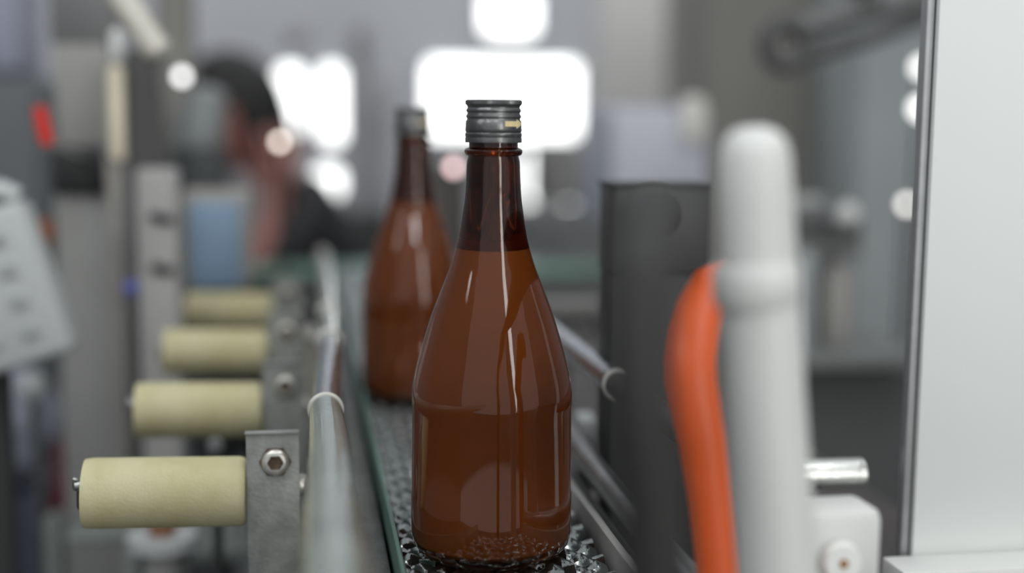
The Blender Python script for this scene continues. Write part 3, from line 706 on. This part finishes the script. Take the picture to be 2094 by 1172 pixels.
# hooked arm at upper right
t = thing('hooked_arm', 'dark arm with a round hooked end reaching in from the upper right', 'arm', onY(1605, 95, 1.55))
ARMD = mat('arm_dark', (78, 78, 78), 0.5, 0.2, 0.1)
q = onY(1607, 92, 1.55)
MB().torus(q, 0.026, 0.011, rx).build('round_end', ARMD, t)
MB().tube([onY(1640, 118, 1.55), onY(1780, 78, 1.55), onY(1935, 18, 1.55)], 0.011, 14).build('rod', ARMD, t)
MB().tube([onY(1620, 60, 1.56), onY(1790, 18, 1.56), onY(1960, -20, 1.56)], 0.016, 14).build('rod', mat('arm_mid', (104, 104, 104), 0.5, 0.2), t)
MB().tube([onY(1770, 20, 1.56), onY(1775, -120, 1.56)], 0.02, 14).build('hanger', ARMD, t)

# parts seen between the white pipe and the door
o = pxbox(1560, 402, 1688, 434, 1.7, 0.04, 0.008).build('crossbar', mat('pale_bar', (170, 171, 170), 0.45)); tag(o, 'pale short crossbar right of the white pipe', 'bar')
q = onY(1731, 440, 1.6); t = thing('ball_handle', 'pale ball handle with a dark bracket, right of the crossbar', 'handle', q)
MB().ball(q, 0.0175, 3).build('ball', mat('ball_pale', (196, 196, 194), 0.35), t)
pxbox(1600, 436, 1768, 500, 1.66, 0.04, 0.01).build('bracket', mat('bracket_dark', (74, 75, 75), 0.5), t)
pxbox(1590, 498, 1766, 524, 1.64, 0.05, 0.004).build('bracket_plate', mat('bracket_mid', (104, 104, 103), 0.5), t)
o = pxbox(1630, 516, 1672, 724, 1.62, 0.04, 0.01).build('grey_cylinder', mat('cyl_cool', (150, 155, 155), 0.45)); tag(o, 'cool grey upright block right of the white pipe, above the shelf', 'block')
o = pxbox(1688, 530, 1746, 712, 1.66, 0.04, 0.012).build('grey_cylinder', mat('cyl_warm', (146, 144, 140), 0.45)); tag(o, 'warm grey upright block, the second one on the shelf', 'block')
t = thing('machine_shelf', 'grey shelf across the gap between white pipe and door', 'shelf', (0.9, 1.6, 0.9))
pxbox(1560, 726, 1900, 756, 1.58, 0.16, 0.004).build('shelf_board', mat('shelf_grey', (110, 112, 111), 0.5, 0.1), t)
pxbox(1560, 756, 1950, 1400, 1.66, 0.1, 0.004, down=0).build('dark_front', mat('shelf_dark', (62, 64, 64), 0.6, 0, 0.15, 6), t)
# sloping chute
t = thing('sloping_chute', 'grey chute sloping down to the right under the shelf', 'chute', (0.6, 1.3, 0.8))
q = [onY(1500, 820, 1.4), onY(1900, 990, 1.4), onY(1900, 1400, 1.4), onY(1500, 1400, 1.4)]
m = MB(); m.prism([(v.x, v.z) for v in q], 0.15, lambda u, v, tt: Vector((u, 1.4 + tt, v))); m.build('chute_side', mat('chute_grey', (104, 107, 105), 0.45, 0.2, 0.12, 8), t)
t.location = (0, 0, 0)
# alloy tube stub with a hole
t = thing('alloy_tube', 'short bright aluminium tube stub with a small drilled hole, right of the white pipe', 'tube', (0.3, 0.8, 1.0))
Yt = 0.735; p0 = onY(1570, 972, Yt); p1 = onY(1763, 967, Yt); R_ = 0.0097
ALU = mat('bright_aluminium', (205, 206, 202), 0.3, 0.85, 0.1, 40, 0.3, 300, stretch=(1, 12, 12))
m = MB().tube([p0, p1 + Vector((-0.0006, 0, 0)), p1], [R_, R_, R_ - 0.0005], 40, caps=False)
m.tube([p1, p1 + Vector((-0.02, 0, 0))], [R_ - 0.0005, R_ - 0.002], 40, caps=False)
m.build('tube', ALU, t)
q = onY(1674, 994, Yt - R_)
d = Vector((0, -math.cos(math.radians(42)), -math.sin(math.radians(42))))
qc = Vector((q.x, (p0.y) + d.y * R_, ((p0.z + p1.z) / 2) + d.z * R_))
MB().tube([qc - d * 0.002, qc + d * 0.0004], 0.0026, 20).build('drilled_hole', mat('hole_black', (22, 22, 22), 0.8), t)

# ================================================================== NEAR FOREGROUND, RIGHT
# white pipe with union nut and domed end
Yw = 0.45
def P_(x, y, Y): return onY(x, y, Y)
t = thing('white_pipe', 'thick blurred white upright pipe with a domed top and union nut', 'pipe', P_(1580, 1172, Yw))
WP = mat('white_pvc', (210, 211, 208), 0.4, 0, 0.02, 10)
pts = [P_(1542, 258, Yw), P_(1542, 266, Yw), P_(1542, 285, Yw), P_(1543, 320, Yw), P_(1545, 400, Yw), P_(1550, 520, Yw), P_(1556, 640, Yw), P_(1564, 800, Yw), P_(1576, 960, Yw), P_(1590, 1172, Yw), P_(1606, 1400, Yw)]
k = S(Yw)
MB().tube(pts, [20 * k, 46 * k, 66 * k, 76 * k, 80 * k, 82 * k, 86 * k, 86 * k, 86 * k, 88 * k, 90 * k], 40).build('pipe', WP, t)
MB().tube([P_(1544, 535, Yw), P_(1545, 550, Yw), P_(1548, 610, Yw), P_(1549, 625, Yw)], [86 * k, 95 * k, 95 * k, 86 * k], 40).build('union_nut', WP, t)
q = pts[-1]; MB().tube([q, (q.x, q.y, 0)], 90 * k, 24).build('riser', WP, t)
# orange hose
Yo = 0.53
ORG = mat('orange_hose_rubber', (214, 92, 42), 0.45, 0, 0.04, 12)
k = S(Yo)
o = MB().tube([P_(1545, 570, 0.56), P_(1490, 572, 0.56), P_(1455, 590, 0.555), P_(1432, 630, 0.55), P_(1419, 685, 0.543), P_(1413, 735, 0.535), P_(1414, 780, Yo), P_(1436, 900, Yo), P_(1452, 1020, Yo), P_(1468, 1172, Yo), P_(1488, 1400, Yo), (P_(1488, 1400, Yo).x, Yo, 0)],
          [50 * k, 51 * k, 52 * k, 52 * k, 54 * k, 54 * k, 54 * k, 50 * k, 46 * k, 45 * k, 45 * k, 45 * k], 28).build('orange_hose', ORG); tag(o, 'bright orange hose running down beside the white pipe', 'hose')
# black hose
Yb = 0.35
k = S(Yb)
o = MB().tube([P_(1350, 440, 0.82), P_(1335, 432, 0.52), P_(1322, 460, 0.40), P_(1312, 580, 0.36), P_(1308, 760, Yb), P_(1312, 900, Yb), P_(1336, 1040, Yb), P_(1340, 1172, Yb), P_(1344, 1400, Yb), (P_(1344, 1400, Yb).x, Yb, 0)],
          [100 * k, 82 * k, 68 * k, 66 * k, 66 * k, 68 * k, 70 * k, 74 * k, 78 * k, 78 * k], 28).build('black_hose', mat('black_rubber', (33, 32, 31), 0.65, 0, 0.1)); tag(o, 'thick blurred black hose standing in front of the right guide rails', 'hose')
# white clamp block with bolt
t = thing('clamp_block', 'white rounded clamp block with a round bolt at the lower right', 'clamp', P_(1720, 1172, 0.52))
pxbox(1600, 1048, 1806, 1260, 0.53, 0.03, 0.0055).build('block', WP, t)
q = P_(1718, 1147, 0.528)
MB().tube([q, q + Vector((0, -0.004, 0))], [0.0095, 0.0085], 32).build('bolt_head', WHITEP, t)
MB().tube([q + Vector((0, -0.0038, 0)), q + Vector((0, -0.0046, 0))], 0.0022, 16).build('bolt_centre', mat('brass_centre', (150, 110, 70), 0.4, 0.5), t)
pxbox(1680, 1255, 1740, 1500, 0.54, 0.02, down=0).build('post', DSTEEL, t)
# ---- white door with trimmed edge
t = thing('machine_door', 'large white enamelled machine door filling the right side, with a thin metal edge', 'door', (0.3, 0.72, 0))
Yd = 0.70
a = onY(1893, 586, Yd).x; zt = onY(1893, -200, Yd).z; zb = onY(1893, 1320, Yd).z
MB().bb((a, Yd, zb), (a + 0.32, Yd + 0.012, zt), 0.0012).build('door_panel', mat('door_white', (216, 219, 217), 0.45, 0, 0.01, 3), t)
MB().bb((a - 0.0062, Yd + 0.003, zb), (a - 0.0012, Yd + 0.011, zt), 0.001).build('metal_edge', mat('edge_trim', (150, 151, 152), 0.4, 0.3, 0.1, 60), t)
MB().bb((a - 0.0012, Yd + 0.004, zb), (a + 0.0002, Yd + 0.010, zt)).build('dark_seal', BLACK, t)
zb2 = onY(1880, 1158, Yd - 0.02).z
MB().bb((a - 0.02, Yd - 0.03, zb2 - 0.02), (a + 0.30, Yd + 0.0, zb2), 0.002).build('bottom_ledge', WP, t)
MB().bb((a + 0.05, Yd + 0.002, 0), (a + 0.09, Yd + 0.012, zb)).build('post', GREYP, t)

# ================================================================== small bright lamps and window stand-ins
lamp('indicator_lamp', 372, 156, 1.955, 0.008, (1, 1, 1), 4.2, 'small round white light left of the black haired person', True)
lamp('indicator_lamp', 572, 290, 2.0, 0.006, (1, 0.9, 0.8), 6.5, 'small warm white light at the lower left of the left windows')
lamp('indicator_lamp', 928, 342, 1.9, 0.008, (1, 0.72, 0.72), 4, 'small pinkish light left of the sharp bottle neck')
lamp('indicator_lamp', 1855, 418, 2.2, 0.009, (1, 0.97, 0.93), 4.5, 'small white light beside the edge of the white door')
lamp('indicator_lamp', 1886, 138, 2.35, 0.015, (1, 0.99, 0.97), 3.4, 'upper glowing ball standing in for a bright window beside the top of the white door edge')  # added ball gives the glow of a window hidden by the cabinet
lamp('indicator_lamp', 1884, 222, 2.2, 0.016, (1, 0.99, 0.97), 3.6, 'lower, larger glowing ball standing in for a bright window beside the top of the white door edge')  # likewise added for the hidden window's glow
# hall ceiling lamps above (they mirror in the glass)
TUBE = emit('tube_light', (0.97, 0.99, 1.0), 22)
def ceiling_lamp(x, y, z, lx, ly, label):
    t = thing('ceiling_lamp', label, 'ceiling lamp', (x, y, z), 'tube lamps over the line')
    MB().bb((x - lx / 2 - 0.02, y - ly / 2, z + 0.02), (x + lx / 2 + 0.02, y + ly / 2, z + 0.07), 0.005).build('lamp_housing', WHITEP, t)
    MB().bb((x - lx / 2, y - ly / 2 + 0.02, z), (x + lx / 2, y + ly / 2 - 0.02, z + 0.02), 0.005).build('lamp_tube', TUBE, t)
ceiling_lamp(-0.7, -0.2, 2.7, 0.12, 1.3, 'white ceiling tube lamp above and left of the belt')
ceiling_lamp(0.9, 0.3, 2.7, 0.12, 1.3, 'white ceiling tube lamp above and right of the belt')
ceiling_lamp(0.15, -0.9, 2.6, 0.35, 0.25, 'short square ceiling lamp above the near end of the belt')
